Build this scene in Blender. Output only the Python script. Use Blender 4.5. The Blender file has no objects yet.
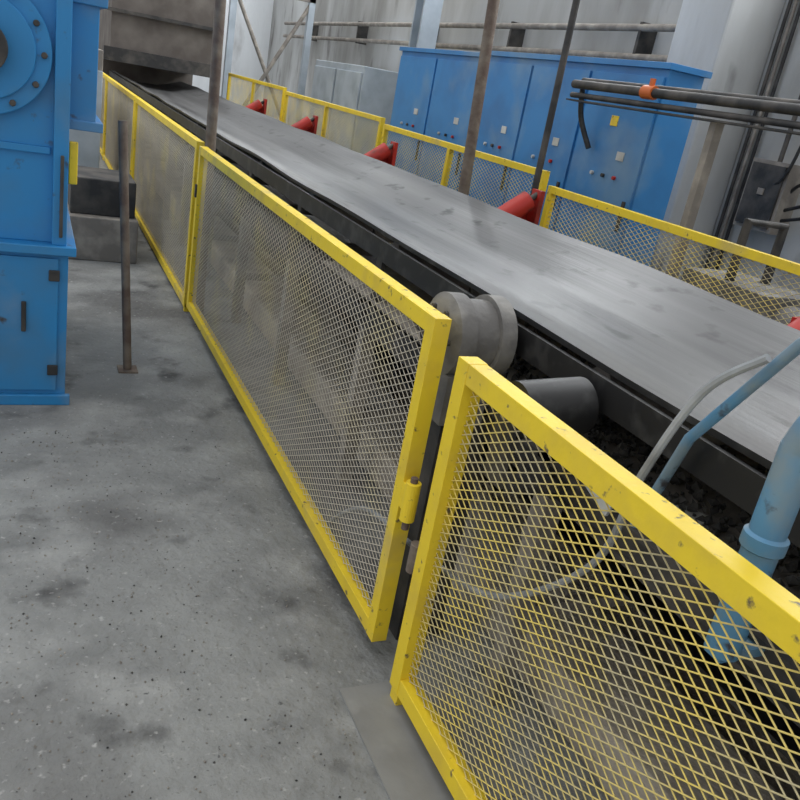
import bpy, math, random
from mathutils import Vector, Matrix
random.seed(4)
sc=bpy.context.scene
sc.view_settings.view_transform='Standard'
sc.view_settings.exposure=.12

# ---------------------------------------------------------------- materials
def mat(name, col, rough=.6, metal=0., col2=None, scale=6., lo=.45, hi=.65, stretch=(1,1,1), bump=0., detail=8., extra=None, bscale=None):
    m=bpy.data.materials.new(name); m.use_nodes=True
    n=m.node_tree.nodes; l=m.node_tree.links
    b=n['Principled BSDF']; b.inputs['Roughness'].default_value=rough; b.inputs['Metallic'].default_value=metal
    b.inputs['Base Color'].default_value=(*col,1)
    tc=n.new('ShaderNodeTexCoord'); mp=n.new('ShaderNodeMapping'); mp.inputs['Scale'].default_value=stretch
    l.new(tc.outputs['Object'],mp.inputs['Vector'])
    last=None
    def layer(prev,c2,s,a,z,st=None):
        t=n.new('ShaderNodeTexNoise'); t.inputs['Scale'].default_value=s; t.inputs['Detail'].default_value=detail
        if st:
            m2=n.new('ShaderNodeMapping'); m2.inputs['Scale'].default_value=st; l.new(tc.outputs['Object'],m2.inputs['Vector']); l.new(m2.outputs['Vector'],t.inputs['Vector'])
        else: l.new(mp.outputs['Vector'],t.inputs['Vector'])
        r=n.new('ShaderNodeValToRGB'); r.color_ramp.elements[0].position=a; r.color_ramp.elements[1].position=z
        l.new(t.outputs['Fac'],r.inputs['Fac'])
        x=n.new('ShaderNodeMix'); x.data_type='RGBA'
        l.new(r.outputs['Color'],x.inputs['Factor'])
        if prev is None: x.inputs['A'].default_value=(*col,1)
        else: l.new(prev,x.inputs['A'])
        x.inputs['B'].default_value=(*c2,1)
        return x.outputs['Result']
    if col2: last=layer(None,col2,scale,lo,hi)
    for e in (extra or []): last=layer(last,*e)
    if last is not None: l.new(last,b.inputs['Base Color'])
    if bump:
        t=n.new('ShaderNodeTexNoise'); t.inputs['Scale'].default_value=bscale or scale*4; t.inputs['Detail'].default_value=6
        l.new(mp.outputs['Vector'],t.inputs['Vector'])
        bp=n.new('ShaderNodeBump'); bp.inputs['Strength'].default_value=bump; bp.inputs['Distance'].default_value=.02
        l.new(t.outputs['Fac'],bp.inputs['Height']); l.new(bp.outputs['Normal'],b.inputs['Normal'])
    return m

M={}
M['yellow']=mat('yellow_paint',(.90,.66,.03),.5,0,(.78,.56,.05),7,.48,.7,bump=.12,extra=[((.50,.40,.18),2.6,.58,.78),((.16,.12,.06),34.,.64,.72)])
M['mesh_y']=mat('yellow_mesh_paint',(.84,.66,.16),.6,0,(.55,.48,.28),5,.4,.6)
M['mesh_d']=mat('dusty_mesh_paint',(.56,.51,.41),.7,0,(.70,.62,.38),3,.5,.68)
M['blue']=mat('blue_paint',(.02,.23,.54),.5,0,(.05,.20,.40),3,.45,.7,bump=.06,extra=[((.20,.27,.34),2.2,.54,.8),((.05,.05,.055),14.,.64,.74)])
M['blue2']=mat('blue_cabinet_paint',(.04,.23,.55),.45,0,(.04,.18,.44),2.5,.45,.7,extra=[((.20,.33,.47),2.,.48,.8)])
M['bluepipe']=mat('blue_pipe_paint',(.10,.27,.45),.5,0,(.20,.28,.34),9,.42,.62,extra=[((.05,.05,.06),25.,.62,.72)])
M['floor']=mat('dusty_concrete_floor',(.29,.297,.29),.9,0,(.195,.20,.197),1.5,.40,.60,bump=.7,bscale=26,extra=[((.36,.365,.355),3.1,.50,.72),((.145,.145,.143),1.05,.51,.63),((.09,.09,.09),3.4,.58,.70),((.40,.40,.39),40.,.62,.74),((.12,.12,.12),60.,.63,.72)])
M['wall']=mat('grimy_plaster_wall',(.48,.49,.49),.9,0,(.32,.32,.31),1.3,.42,.65,stretch=(1,1,.35),bump=.2,bscale=12,extra=[((.14,.13,.125),3.,.58,.76),((.60,.62,.63),.8,.55,.7)])
M['wall2']=mat('haze_lightened_plaster_wall',(.78,.81,.84),.9,0,(.58,.60,.62),1.1,.45,.7,stretch=(1,1,.35),bump=.2,bscale=12,extra=[((.36,.36,.36),2.,.6,.78)])  # far-wall plaster whitened: the far end's brightness and haze put into its colour
M['conc']=mat('dusty_concrete',(.50,.45,.38),.9,0,(.36,.32,.27),5,.4,.65,bump=.5,bscale=30)
M['rust']=mat('rusty_steel',(.14,.10,.08),.7,.2,(.24,.20,.16),10,.4,.65,bump=.3)
M['dark']=mat('grimy_dark_steel',(.035,.035,.036),.6,.2,(.11,.10,.09),5,.42,.68,bump=.2)
M['dust']=mat('dusty_grey_steel',(.22,.20,.18),.8,0,(.36,.33,.29),7,.45,.65,bump=.2)
M['drum']=mat('grey_cast_iron',(.15,.145,.14),.65,.1,(.28,.27,.25),6,.45,.65,bump=.3)
M['belt']=mat('rubber_belt',(.085,.085,.087),.42,0,(.13,.13,.13),3.,.35,.65,stretch=(3,.10,1),bump=.10,bscale=14,extra=[((.04,.04,.042),1.,.48,.70,(4,.25,1)),((.22,.22,.215),1.,.54,.8,(2.2,.12,1)),((.03,.03,.03),9.,.60,.70,(1,.6,1))])
M['black']=mat('black_rubber',(.012,.012,.013),.5,0,(.05,.05,.05),12,.5,.7)
M['red']=mat('red_paint',(.45,.02,.012),.45,0,(.2,.02,.015),9,.5,.7)
M['white']=mat('white_sheet',(.6,.61,.6),.7,0,(.4,.4,.38),6,.4,.7)
M['lblue']=mat('pale_blue_paint',(.42,.48,.54),.6,0,(.30,.35,.40),3,.4,.7)
M['hose']=mat('grey_hose',(.36,.38,.40),.6,0,(.22,.23,.24),9,.4,.7)
M['coal']=mat('coal_spill',(.03,.03,.031),.8,0,(.09,.088,.085),14,.4,.65)
M['dirt']=mat('brown_dust',(.20,.17,.14),.95,0,(.30,.265,.22),4,.4,.65,bump=.6,bscale=40)
M['orange']=mat('orange_paint',(.6,.14,.03),.5)
M['plate']=mat('worn_floor_plate',(.26,.262,.255),.7,.05,(.20,.20,.197),4,.4,.7,bump=.2,extra=[((.33,.33,.32),6.,.55,.75)])
M['hood']=mat('brown_duct_paint',(.10,.085,.075),.8,0,(.17,.15,.135),3,.4,.7)

# ---------------------------------------------------------------- builder
class B:
    def __init__(s): s.v=[]; s.f=[]; s.m=[]; s.mats=[]
    def mi(s,k):
        if k not in s.mats: s.mats.append(k)
        return s.mats.index(k)
    def box(s,x0,x1,y0,y1,z0,z1,k,rot=None,piv=None):
        i=len(s.v)
        P=[(x,y,z) for x in (x0,x1) for y in (y0,y1) for z in (z0,z1)]
        if rot is not None:
            c=Vector(piv or ((x0+x1)/2,(y0+y1)/2,(z0+z1)/2)); P=[tuple(c+rot@(Vector(p)-c)) for p in P]
        s.v+=P
        for q in ((0,1,3,2),(4,6,7,5),(0,4,5,1),(2,3,7,6),(0,2,6,4),(1,5,7,3)):
            s.f.append(tuple(i+a for a in q)); s.m.append(s.mi(k))
    def tube(s,pts,r,k,n=12,cap=True):
        pts=[Vector(p) for p in pts]; L=len(pts); i0=len(s.v); k=s.mi(k)
        t0=(pts[1]-pts[0]).normalized()
        u=t0.orthogonal().normalized()
        for j,p in enumerate(pts):
            t=(pts[min(j+1,L-1)]-pts[max(j-1,0)]).normalized()
            u=(u-t*u.dot(t)).normalized(); w=t.cross(u)
            rr=r if not isinstance(r,(list,tuple)) else r[j]
            for a in range(n):
                th=2*math.pi*(a+.5)/n
                s.v.append(tuple(p+(u*math.cos(th)+w*math.sin(th))*rr))
        for j in range(L-1):
            for a in range(n):
                b=(a+1)%n
                s.f.append((i0+j*n+a,i0+j*n+b,i0+(j+1)*n+b,i0+(j+1)*n+a)); s.m.append(k)
        if cap:
            s.f.append(tuple(i0+a for a in range(n))[::-1]); s.m.append(k)
            s.f.append(tuple(i0+(L-1)*n+a for a in range(n))); s.m.append(k)
    def lattice(s,X,y0,y1,z0,z1,a,b,w,k):
        sl=b/a; h=z1-z0
        for sg in (1,-1):
            c=-h/sl if sg>0 else 0
            end=(y1-y0) if sg>0 else (y1-y0)+h/sl
            while c<end:
                if sg>0: ya,yb=c,c+h/sl
                else: ya,yb=c-h/sl,c
                ya2,yb2=max(ya,0),min(yb,y1-y0)
                if yb2-ya2>1e-4:
                    f=lambda y:(sl*(y-c) if sg>0 else -sl*(y-c))
                    p=Vector((X+.0015*sg,y0+ya2,z0+f(ya2))); q=Vector((X+.0015*sg,y0+yb2,z0+f(yb2)))
                    s.tube([p,q],w,k,n=4,cap=False)
                c+=a
    def ico(s,c,r,k):
        i=len(s.v)
        P=[(0,0,1),(1,0,0),(0,1,0),(-1,0,0),(0,-1,0),(0,0,-1)]
        R=Matrix.Rotation(random.random()*6,3,'Z')@Matrix.Rotation(random.random()*6,3,'X')
        for p in P:
            q=R@Vector(p)*r*random.uniform(.6,1.2); s.v.append((c[0]+q.x,c[1]+q.y,c[2]+q.z))
        for q in ((0,1,2),(0,2,3),(0,3,4),(0,4,1),(5,2,1),(5,3,2),(5,4,3),(5,1,4)):
            s.f.append(tuple(i+a for a in q)); s.m.append(s.mi(k))
    def make(s,name,bevel=0,smooth=False,parent=None):
        me=bpy.data.meshes.new(name); me.from_pydata(s.v,[],s.f)
        for k in s.mats: me.materials.append(M[k])
        me.polygons.foreach_set('material_index',s.m)
        me.validate(); me.update()
        o=bpy.data.objects.new(name,me); sc.collection.objects.link(o)
        import bmesh
        bm=bmesh.new(); bm.from_mesh(me); bmesh.ops.recalc_face_normals(bm,faces=bm.faces); bm.to_mesh(me); bm.free()
        if smooth:
            for p in me.polygons: p.use_smooth=True
            try: me.set_sharp_from_angle(angle=math.radians(35))
            except Exception: pass
        if bevel:
            md=o.modifiers.new('bevel','BEVEL'); md.width=bevel; md.segments=2; md.limit_method='ANGLE'
        if parent: o.parent=parent
        return o

def spline(P,n=10):
    P=[Vector(p) for p in P]; out=[]
    for i in range(len(P)-1):
        a=P[max(i-1,0)];b=P[i];c=P[i+1];d=P[min(i+2,len(P)-1)]
        for j in range(n):
            t=j/n
            out.append(.5*((2*b)+(c-a)*t+(2*a-5*b+4*c-d)*t*t+(3*b-a-3*c+d)*t**3))
    out.append(P[-1]); return out

# ---------------------------------------------------------------- room
b=B(); b.box(-7,5.6,-3,22,-.2,0,'floor'); b.make('floor')
WZ0,WZ1=3.25,5.4
b=B()
b.box(5.6,5.85,-3,22,0,WZ0,'wall')
for y in (-3,1.5,6,10.5,15,19.5): b.box(5.6,5.85,y,y+.6,WZ0,WZ1,'wall')
b.box(5.6,5.85,20.1,22,WZ0,WZ1,'wall')
b.box(5.6,5.85,-3,22,WZ1,6.2,'wall')
b.make('wall_right')
for i,y in enumerate((-2.4,2.1,6.6,11.1,15.6)):
    b=B()
    for j in range(6):
        yy=y+.03+j*(3.84/5); b.box(5.68,5.74,yy-.025,yy+.025,WZ0,WZ1,'lblue')
    for z in (WZ0+.03,4.,4.7,WZ1-.03): b.box(5.69,5.73,y,y+3.9,z-.025,z+.025,'lblue')
    b.make('window_%d'%(i+1))
b=B(); b.box(-7,5.6,22,22.25,0,6.2,'wall2'); b.make('wall_far')
b=B()
b.box(5.05,5.6,5.5,6.1,0,5.8,'wall'); b.box(5.0,5.6,5.45,6.15,0,.5,'conc')
b.make('concrete_pillar',bevel=.02)
b=B()
b.box(4.5,4.75,10.2,10.24,0,6,'lblue'); b.box(4.5,4.75,10.46,10.5,0,6,'lblue'); b.box(4.61,4.64,10.24,10.46,0,6,'lblue')
b.make('steel_column')
b=B()
for y in (-2,2.5,7,11.5,16,20.5):
    b.box(-7,5.8,y,y+.12,5.9,6.05,'dark'); b.box(-7,5.8,y,y+.12,6.9,7.0,'dark')
    for i in range(12):
        x=-7+i*1.06; b.tube([(x,y+.06,5.97),(x+.53,y+.06,6.95)],.03,'dark',n=6); b.tube([(x+.53,y+.06,6.95),(x+1.06,y+.06,5.97)],.03,'dark',n=6)
b.make('trim_roof_trusses')

# ---------------------------------------------------------------- fences
def frame(b,X,y0,y1,z0,z1,t=.045,mk='mesh_y',yk='yellow',a=.055,h=.028,w=.0024,mids=()):
    x0,x1=X-t/2,X+t/2
    b.box(x0+.0015,x1-.0015,y0+t,y1-t,z1-t,z1-.001,yk); b.box(x0+.0015,x1-.0015,y0+t,y1-t,z0,z0+t,yk)
    b.box(x0,x1,y0,y0+t,z0,z1,yk); b.box(x0,x1,y1-t,y1,z0,z1,yk)
    for m in mids: b.box(x0,x1,m-t/2,m+t/2,z0+t,z1-t,yk)
    b.lattice(X,y0+t*.8,y1-t*.8,z0+t*.8,z1-t*.8,a,h,w,mk)
b=B(); frame(b,1.0,1.80,5.28,.065,1.115,t=.05,mk='mesh_d',a=.048,h=.025,w=.0019)
b.tube([(.985,1.755,.53),(.985,1.755,.65)],.022,'yellow',n=20); b.tube([(.985,1.755,.50),(.985,1.755,.665)],.011,'rust')
b.box(.975,.995,1.765,1.80,.55,.63,'yellow')
b.box(.965,.976,5.24,5.27,.80,.88,'dark')
b.make('expanded_mesh_gate',bevel=.003)
b=B(); frame(b,1.0,-.9,1.64,.05,1.07,t=.055,mk='mesh_y',a=.050,h=.026,w=.0023)
b.tube([(1.0,1.69,.40),(1.0,1.69,.49)],.020,'rust',n=20); b.box(.99,1.01,1.64,1.68,.42,.48,'rust')
b.box(.98,1.02,-.5,-.46,0,.06,'yellow'); b.box(.98,1.02,1.59,1.635,0,.06,'yellow')
b.make('expanded_mesh_fence_panel',bevel=.003)
for k,(ya,yb) in enumerate(((5.38,8.9),(8.98,12.5),(12.58,16.0))):
    b=B(); frame(b,1.0,ya,yb,.03,1.13,t=.05,mk='mesh_d')
    b.box(.98,1.02,ya,ya+.04,0,.05,'yellow'); b.box(.98,1.02,yb-.04,yb,0,.05,'yellow')
    b.make('expanded_mesh_fence_panel',bevel=.003)
for (ya,yb,z) in ((-.6,4.52,1.25),(4.60,7.46,1.33),(7.54,11.0,1.38),(11.08,14.6,1.42)):
    b=B(); frame(b,3.1,ya,yb,.22,z,t=.045,mk='mesh_y',mids=[(ya+yb)/2])
    for yy in (ya+.022,yb-.022): b.box(3.08,3.12,yy-.02,yy+.02,0,.23,'yellow')
    b.make('guard_fence_panel',bevel=.003)

# ---------------------------------------------------------------- belt conveyor
b=B()
Y0,Y1=-2.2,16.0
def prof(u):
    x=1.32+u*1.21
    d=abs(u-.5)*2
    z=1.11-.13*(1-max(0,(d-.30)/.70)**1.15) if d>.30 else .98
    return x,z
N=28
ring=[prof(i/N) for i in range(N+1)]
k=b.mi('belt'); ny=80; i0=len(b.v)
for off in (0,-.016):
    for j in range(ny+1):
        y=Y0+(Y1-Y0)*j/ny
        for i,(x,z) in enumerate(ring):
            e=abs(i/N-.5)*2
            b.v.append((x,y,z+off+.004*math.sin(y*2.7)+e**4*.004*math.sin(y*3.9+i)))
S=(ny+1)*(N+1)
for j in range(ny):
    for i in range(N):
        a=i0+j*(N+1)+i
        b.f.append((a,a+1,a+N+2,a+N+1)); b.m.append(k)
        b.f.append((S+a,S+a+N+1,S+a+N+2,S+a+1)); b.m.append(b.mi('black'))
    for i in (0,N):
        a=i0+j*(N+1)+i
        b.f.append((a,a+N+1,S+a+N+1,S+a)); b.m.append(b.mi('black'))
b.box(1.38,2.48,Y0,Y1,.56,.575,'black')
for x in (1.26,2.56):
    b.box(x,x+.012,Y0,Y1,.74,.83,'dark'); b.box(x-.02,x+.05,Y0,Y1,.818,.83,'dark'); b.box(x-.02,x+.05,Y0,Y1,.74,.752,'dark')
b.box(1.29,1.305,Y0,Y1,1.005,1.085,'black')
ys=[-.6,.5,1.55,2.95,4.09,5.2,6.37,7.5,8.57,9.7,10.8,12,13.1,14.3]
for y in ys:
    b.box(1.24,2.62,y-.03,y+.03,.78,.83,'dark')
    R=.052
    b.tube([(1.72,y,.91),(2.13,y,.91)],R,'dust')
    b.tube([(1.70,y+.0,.915),(1.34,y,1.035)],R,'dust'); b.tube([(2.15,y,.915),(2.51,y,1.035)],R,'dust')
    for x,zz in ((1.30,1.03),(1.71,.90),(2.14,.90),(2.55,1.03)):
        b.box(x-.008,x+.008,y-.03,y+.03,.82,zz+.03,'dark')
    for x in (1.30,2.55):
        b.box(x-.03,x+.03,y-.02,y+.04,0,.75,'dust')
    b.box(1.3,2.55,y,y+.03,.30,.34,'dust')
    b.tube([(1.34,y+.1,.515),(2.52,y+.1,.515)],.042,'dust')
b.box(1.28,2.55,-1.8,3.6,.832,.838,'dust')
conv=b.make('belt_conveyor',smooth=True)

for y in (2.0,4.22,6.52,8.75,10.95):
    b=B()
    ax=Vector((.80,0,.6)).normalized(); c=Vector((2.66,y,1.10))
    b.tube([c-ax*.10,c-ax*.095,c+ax*.12,c+ax*.125],[.045,.062,.062,.045],'red',n=18)
    b.tube([c-ax*.02,c+ax*.2],.018,'dark')
    b.box(2.80,2.83,y-.05,y+.05,.80,1.24,'red'); b.box(2.60,2.83,y-.05,y+.05,.78,.80,'dark')
    b.box(2.63,2.83,y+.06,y+.075,.80,1.12,'red')
    b.make('guide_roller',smooth=True,parent=conv)

b=B()
c=Vector((1.13,1.94,1.03))
b.tube([c+Vector((x,0,0)) for x in (-.065,-.05,.0,.001,.08,.081,.13,.14)],[.095,.12,.12,.105,.105,.12,.12,.10],'drum',n=32)
b.tube([c+Vector((-.10,0,0)),c+Vector((-.06,0,0))],.04,'dark'); b.box(1.08,1.22,1.85,2.03,.78,.93,'drum'); b.box(1.10,1.26,1.87,1.99,.0,.80,'dark')
for a in range(6):
    th=a*math.pi/3; p=c+Vector((-.06,.08*math.cos(th),.08*math.sin(th))); b.tube([p,p-Vector((.015,0,0))],.009,'dark',n=6)
b.make('snub_drum',smooth=True,parent=conv)
b=B()
b.tube([(1.07,1.50,.985),(1.08,1.50,.985),(1.27,1.50,1.0),(1.275,1.5,1.0)],[.05,.072,.072,.05],'black',n=24)
b.tube([(1.045,1.50,.98),(1.09,1.5,.985)],.02,'dust')
b.box(1.055,1.07,1.46,1.54,.78,1.0,'dark'); b.box(1.055,1.27,1.46,1.54,.77,.79,'dark')
b.make('side_roller',smooth=True,parent=conv)
b=B()
for _ in range(2600):
    x=1.32+abs(random.gauss(0,.35))
    if x>2.5: continue
    y=random.uniform(-.6,2.7); b.ico((x,y,.842+random.random()*.02),random.uniform(.006,.018),'coal')
b.make('coal_spillage',parent=conv)
b=B()
R=Matrix.Rotation(.5,3,'Y')@Matrix.Rotation(.3,3,'X')
b.box(1.36,1.37,1.62,1.78,.86,.95,'white',rot=R); b.box(1.33,1.45,1.15,1.28,.845,.85,'white',rot=Matrix.Rotation(.4,3,'Z'))
b.box(1.22,1.228,1.24,1.36,.84,.93,'white',rot=Matrix.Rotation(.3,3,'X'))
b.make('white_board_scrap',parent=conv)

# ---------------------------------------------------------------- beneath belt
b=B(); b.box(1.42,1.76,-2,15.8,0,.17,'conc'); b.make('concrete_curb',bevel=.02)
b=B()
nx,nyy=14,150; kk=b.mi('dirt')
for j in range(nyy+1):
    for i in range(nx+1):
        x=1.78+i/nx*.74; y=-2+j/nyy*17.5; e=math.sin(math.pi*i/nx)
        b.v.append((x,y,.002+e*(.10+.05*math.sin(y*2.1)+random.uniform(-.015,.015))))
for j in range(nyy):
    for i in range(nx):
        a=j*(nx+1)+i; b.f.append((a,a+1,a+nx+2,a+nx+1)); b.m.append(kk)
b.make('dust_heap',smooth=True,parent=conv)
b=B()
for _ in range(900):
    x=random.choice([random.uniform(-1.2,.8),random.gauss(.3,.3),random.gauss(.1,.4)]); x=min(x,.8)
    y=random.uniform(1.0,3.5)
    b.ico((x,y,.002),random.uniform(.002,.005),random.choice(['dust','coal','dust']))
b.make('gravel_scatter')
b=B(); b.box(.84,1.22,1.22,1.69,.0,.005,'plate'); b.make('floor_plate')

# hoses, pipes
b=B(); b.tube(spline([(1.22,.98,1.32),(1.2,1.08,1.21),(1.17,1.136,1.0),(1.16,1.19,.74),(1.10,1.416,.5),(1.06,1.71,.42),(1.07,2.2,.30),(1.12,2.6,.012)]),.009,'hose',n=8); b.make('air_hose',smooth=True)
b=B(); X=1.17;Y=.82
b.tube([(X,Y,.80),(X,Y,1.02),(X,Y,1.025),(X,Y,1.05),(X,Y,1.055),(X,Y,1.22)],[.032,.032,.039,.039,.032,.032],'bluepipe',n=20)
b.tube(spline([(X,Y,1.215),(X,Y-.03,1.29),(X,Y-.12,1.33),(X,.3,1.34),(X,-.8,1.34)],6),.032,'bluepipe',n=20)
b.box(X-.02,1.262,Y-.02,Y+.02,.79,.81,'bluepipe')
b.make('blue_riser_pipe',smooth=True,parent=conv)
b=B(); b.tube([(1.25,.70,1.63),(1.25,.95,1.357),(1.25,1.12,1.09),(1.262,1.20,.83)],.012,'bluepipe',n=12)
b.make('blue_lance_pipe',smooth=True,parent=conv)

# ---------------------------------------------------------------- poles
b=B(); b.tube([(1.07,5.33,0),(.98,5.33,5.5)],.033,'rust',n=14); b.make('scaffold_pole',smooth=True)
b=B(); b.tube([(2.90,5.22,0),(2.66,5.25,5.5)],.040,'rust',n=14); b.box(2.82,2.98,5.14,5.30,0,.015,'rust'); b.make('scaffold_pole',smooth=True)
b=B(); b.tube([(3.02,4.56,0),(2.92,4.5,5.5)],.022,'dark',n=12); b.make('conduit_pole',smooth=True)
b=B(); b.tube([(.50,4.25,0),(.42,4.3,1.28)],.022,'rust',n=12); b.box(.45,.55,4.20,4.30,0,.010,'rust'); b.make('steel_post',smooth=True)

# ---------------------------------------------------------------- blue machine left
b=B()
b.box(-1.8,.17,3.80,5.2,0,.72,'blue'); b.box(-1.8,.20,3.76,5.22,.72,.76,'blue')
b.box(-1.8,.15,3.84,5.1,.76,3.2,'blue')
b.box(-1.8,.19,3.77,3.80,.0,.05,'blue')
b.box(.10,.16,3.79,3.84,.76,3.2,'blue')
b.box(-.72,.13,3.785,3.80,.07,.70,'blue')
b.box(-1.8,.09,3.82,3.84,1.14,1.17,'blue')
b.box(.15,.27,3.90,4.7,1.28,3.2,'blue'); b.box(.15,.30,3.88,4.72,1.25,1.29,'blue'); b.box(.15,.30,3.88,4.72,1.75,1.79,'blue')
b.box(.165,.20,3.86,3.89,1.02,1.2,'yellow')
c=Vector((-.17,3.84,1.53))
b.tube([c,c+Vector((0,-.05,0))],.26,'blue',n=48); b.tube([c+Vector((0,-.05,0)),c+Vector((0,-.07,0))],.20,'blue',n=48)
b.tube([c+Vector((0,-.07,0)),c+Vector((0,-.16,0))],.10,'dark',n=32)
for a in range(12):
    th=a*math.pi/6; p=c+Vector((.23*math.cos(th),-.05,.23*math.sin(th))); b.tube([p,p+Vector((0,-.02,0))],.014,'dark',n=6)
b.box(-.02,0.0,3.77,3.785,.36,.50,'dark')
for z in (.15,.6): b.box(.09,.135,3.772,3.785,z,z+.05,'dark')
b.tube([(.135,3.77,.80),(.135,3.77,1.15)],.008,'dark')
b.make('blue_machine_housing',bevel=.004)
b=B(); b.box(.28,.80,6.6,8.2,0,.34,'dust'); b.box(.3,.78,6.7,7.3,.34,.62,'dark'); b.box(.32,.75,7.5,8.1,.34,.50,'dust'); b.make('machine_plinth',bevel=.01)
b=B()
b.box(-.1,.7,9.4,11,0,1.5,'dust'); b.box(-.1,.7,9.38,9.4,.2,1.3,'lblue'); b.make('control_cabinet',bevel=.01)

# ---------------------------------------------------------------- blue electrical cabinets
def cab(y0,y1,h,ye):
    b=B(); X=3.8
    b.box(X,X+.30,y0,y1,.1,h,'blue2'); b.box(X+.03,X+.27,y0+.03,y1-.03,0,.1,'dark')
    b.box(X-.03,X+.33,y0-.03,y1+.03,h,h+.04,'blue2')
    n=max(1,round((y1-y0)/.85)); w=(y1-y0)/n
    for i in range(n):
        a=y0+i*w
        b.box(X-.018,X,a+.02,a+w-.02,.14,h-.05,'blue2')
        b.box(X-.035,X-.018,a+.06,a+.085,h*.48,h*.58,'dark')
        for j in range(7): b.box(X-.026,X-.018,a+.22,a+w-.22,.35+j*.035,.365+j*.035,'dark')
        if i in ye: b.box(X-.022,X-.018,a+w*.45,a+w*.55,h-.40,h-.33,'yellow')
        b.box(X-.024,X-.018,a+w*.25,a+w*.35,h-.62,h-.56,'white')
        for q in range(3): b.tube([(X-.018,a+w*(.3+.16*q),h-.74),(X-.04,a+w*(.3+.16*q),h-.74)],.014,('red','dark','white')[q],n=10)
    b.make('electrical_cabinet',bevel=.006)
cab(4.52,7.0,2.08,(0,)); cab(7.06,9.0,2.06,())
b=B()
for i,(dx,z,r) in enumerate(((0,1.90,.028),(.07,1.93,.022),(0,1.83,.018))): b.tube([(3.42+dx,-1.5,z),(3.42+dx,5.0,z)],r,'dark',n=12)
b.box(3.38,3.52,-1.5,5.0,1.79,1.80,'dark')
b.tube([(3.42,4.15,1.9),(3.42,4.25,1.9)],.040,'orange'); b.box(3.41,3.43,4.18,4.21,1.93,1.98,'orange')
for y in (-.5,1.5,3.6): b.box(3.44,3.50,y,y+.05,0,1.80,'dust')
b.tube(spline([(3.5,4.98,1.93),(3.6,5.15,1.9),(3.68,5.2,1.7),(3.74,5.1,1.5)]),.02,'black')
b.make('pipe_rack',smooth=True)
b=B(); b.box(5.42,5.6,4.75,5.15,1.1,1.65,'dust'); b.box(5.40,5.42,4.78,5.12,1.13,1.62,'dark'); b.tube([(5.5,4.95,1.65),(5.5,4.95,3.2)],.02,'dark'); b.box(5.39,5.40,4.92,4.98,1.38,1.43,'dust')
for k in range(4): b.tube(spline([(5.55,3.2+k*.5,3.0),(5.4,3.4+k*.45,1.9-k*.1),(5.5,3.9+k*.4,1.5),(5.5,4.8,1.2+k*.08)]),.014,'black',n=8)
for k in range(3): b.tube([(5.56,5.3+k*.06,0),(5.56,5.3+k*.06,3.2)],.016,('black','dust','dark')[k],n=8)
b.make('switch_box',bevel=.003)
b=B(); b.box(3.60,4.3,1.7,2.9,0,.35,'dust')
b.tube([(3.95,1.8,.62),(3.95,1.84,.62),(3.95,2.5,.62),(3.95,2.55,.62)],[.18,.25,.25,.18],'drum',n=28)
for j in range(10): b.tube([(3.95,1.9+j*.06,.62),(3.95,1.915+j*.06,.62)],.268,'drum',n=28)
b.tube([(3.95,2.55,.62),(3.95,2.85,.62)],.06,'dark'); b.box(3.85,4.05,2.05,2.25,.85,.98,'drum'); b.make('electric_motor',smooth=True)
b=B(); b.box(3.68,4.3,3.05,3.9,0,.5,'drum'); b.box(3.72,4.2,3.15,3.8,.5,.95,'drum'); b.tube([(3.95,3.15,.75),(3.95,2.95,.75)],.16,'drum',n=24); b.tube([(3.8,3.5,.95),(3.8,3.5,1.3),(4.1,3.5,1.3),(4.1,3.5,.95)],.03,'dark'); b.make('gearbox',bevel=.01)

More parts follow.
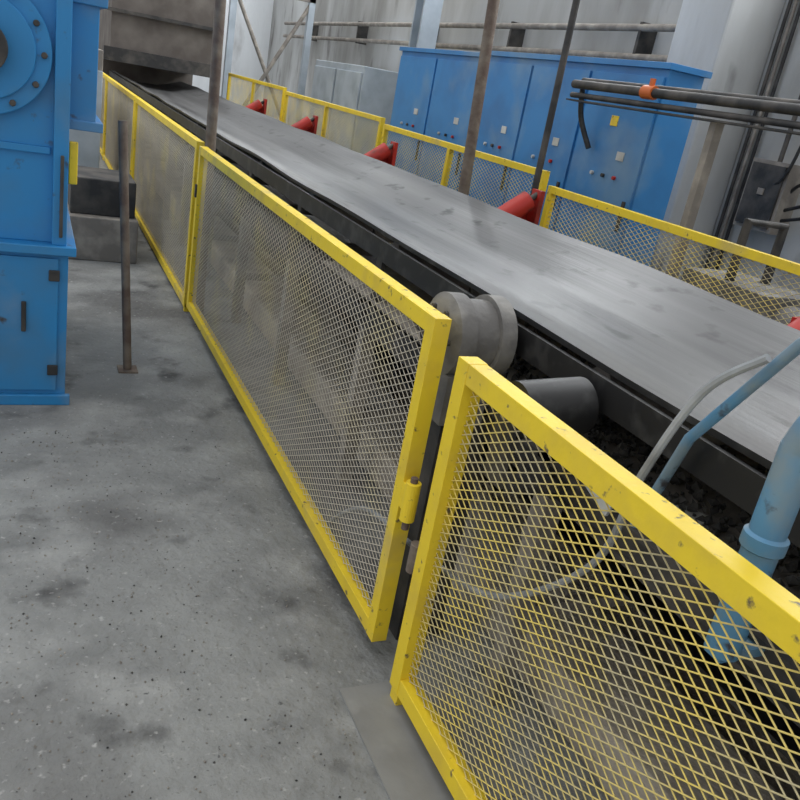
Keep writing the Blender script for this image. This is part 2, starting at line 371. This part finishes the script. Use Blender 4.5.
b=B(); b.box(1.15,2.75,14.2,17.2,1.35,3.6,'hood'); b.box(1.05,2.85,14.1,14.2,1.30,1.5,'dark'); b.box(1.15,2.75,16.1,17.2,0,1.35,'hood')
for z in (2.0,2.7,3.4): b.box(1.08,2.82,14.12,14.18,z,z+.05,'dark')
b.make('conveyor_hood')
b=B()
for z in (2.35,2.62): b.tube([(5.42,6.2,z),(5.42,20,z)],.035,'dust',n=12)
for y in (7,9.5,12,15,18): b.box(5.40,5.60,y,y+.04,2.30,2.67,'dark')
b.make('wall_pipes',smooth=True)
b=B(); b.box(4.7,5.4,12.5,15,0,1.9,'lblue'); b.box(4.67,4.70,12.55,13.7,.1,1.8,'lblue'); b.box(4.67,4.70,13.8,14.95,.1,1.8,'lblue'); b.make('storage_cabinet',bevel=.01)
b=B()
for x in (3.4,4.9): b.box(x,x+.12,16.5,16.62,0,5.9,'lblue')
b.tube([(3.46,16.56,.1),(4.96,16.56,2.9)],.04,'dust',n=8); b.tube([(4.96,16.56,.1),(3.46,16.56,2.9)],.04,'dust',n=8); b.box(3.4,5.02,16.5,16.62,2.9,3.05,'dust')
b.make('braced_steel_frame')

# ---------------------------------------------------------------- light
w=bpy.data.worlds.new('World'); sc.world=w; w.use_nodes=True
bg=w.node_tree.nodes['Background']; bg.inputs[0].default_value=(.97,.985,1,1); bg.inputs[1].default_value=.80
s=bpy.data.lights.new('skylight_sun','SUN'); s.energy=.85; s.angle=math.radians(50); s.color=(1,.98,.95)
o=bpy.data.objects.new('skylight_sun',s); sc.collection.objects.link(o)
o.rotation_euler=Vector((.35,-.3,-1)).to_track_quat('-Z','Y').to_euler()
for i,y in enumerate((4.05,8.55,13.05,17.55)):
    a=bpy.data.lights.new('window_daylight_%d'%i,'AREA'); a.shape='RECTANGLE'; a.size=3.9; a.size_y=2.1; a.energy=280 if i<2 else 420; a.color=(.95,.98,1)
    o=bpy.data.objects.new('window_daylight_%d'%i,a); sc.collection.objects.link(o)
    o.location=(5.95,y,4.3); o.rotation_euler=Vector((-1,-.1 if i<2 else .3,-.25)).to_track_quat('-Z','Z').to_euler()

# ---------------------------------------------------------------- camera
r=Vector((.9058,-.387,.1734)).normalized(); f=Vector((.4241,.833,-.3556)).normalized()
r=(r-f*r.dot(f)).normalized(); u=r.cross(f)
cd=bpy.data.cameras.new('camera'); cd.sensor_width=36; cd.lens=36; cd.clip_start=.02
co=bpy.data.objects.new('camera',cd); sc.collection.objects.link(co)
co.matrix_world=Matrix((( r.x,u.x,-f.x,0),(r.y,u.y,-f.y,0),(r.z,u.z,-f.z,1.65),(0,0,0,1)))
sc.camera=co
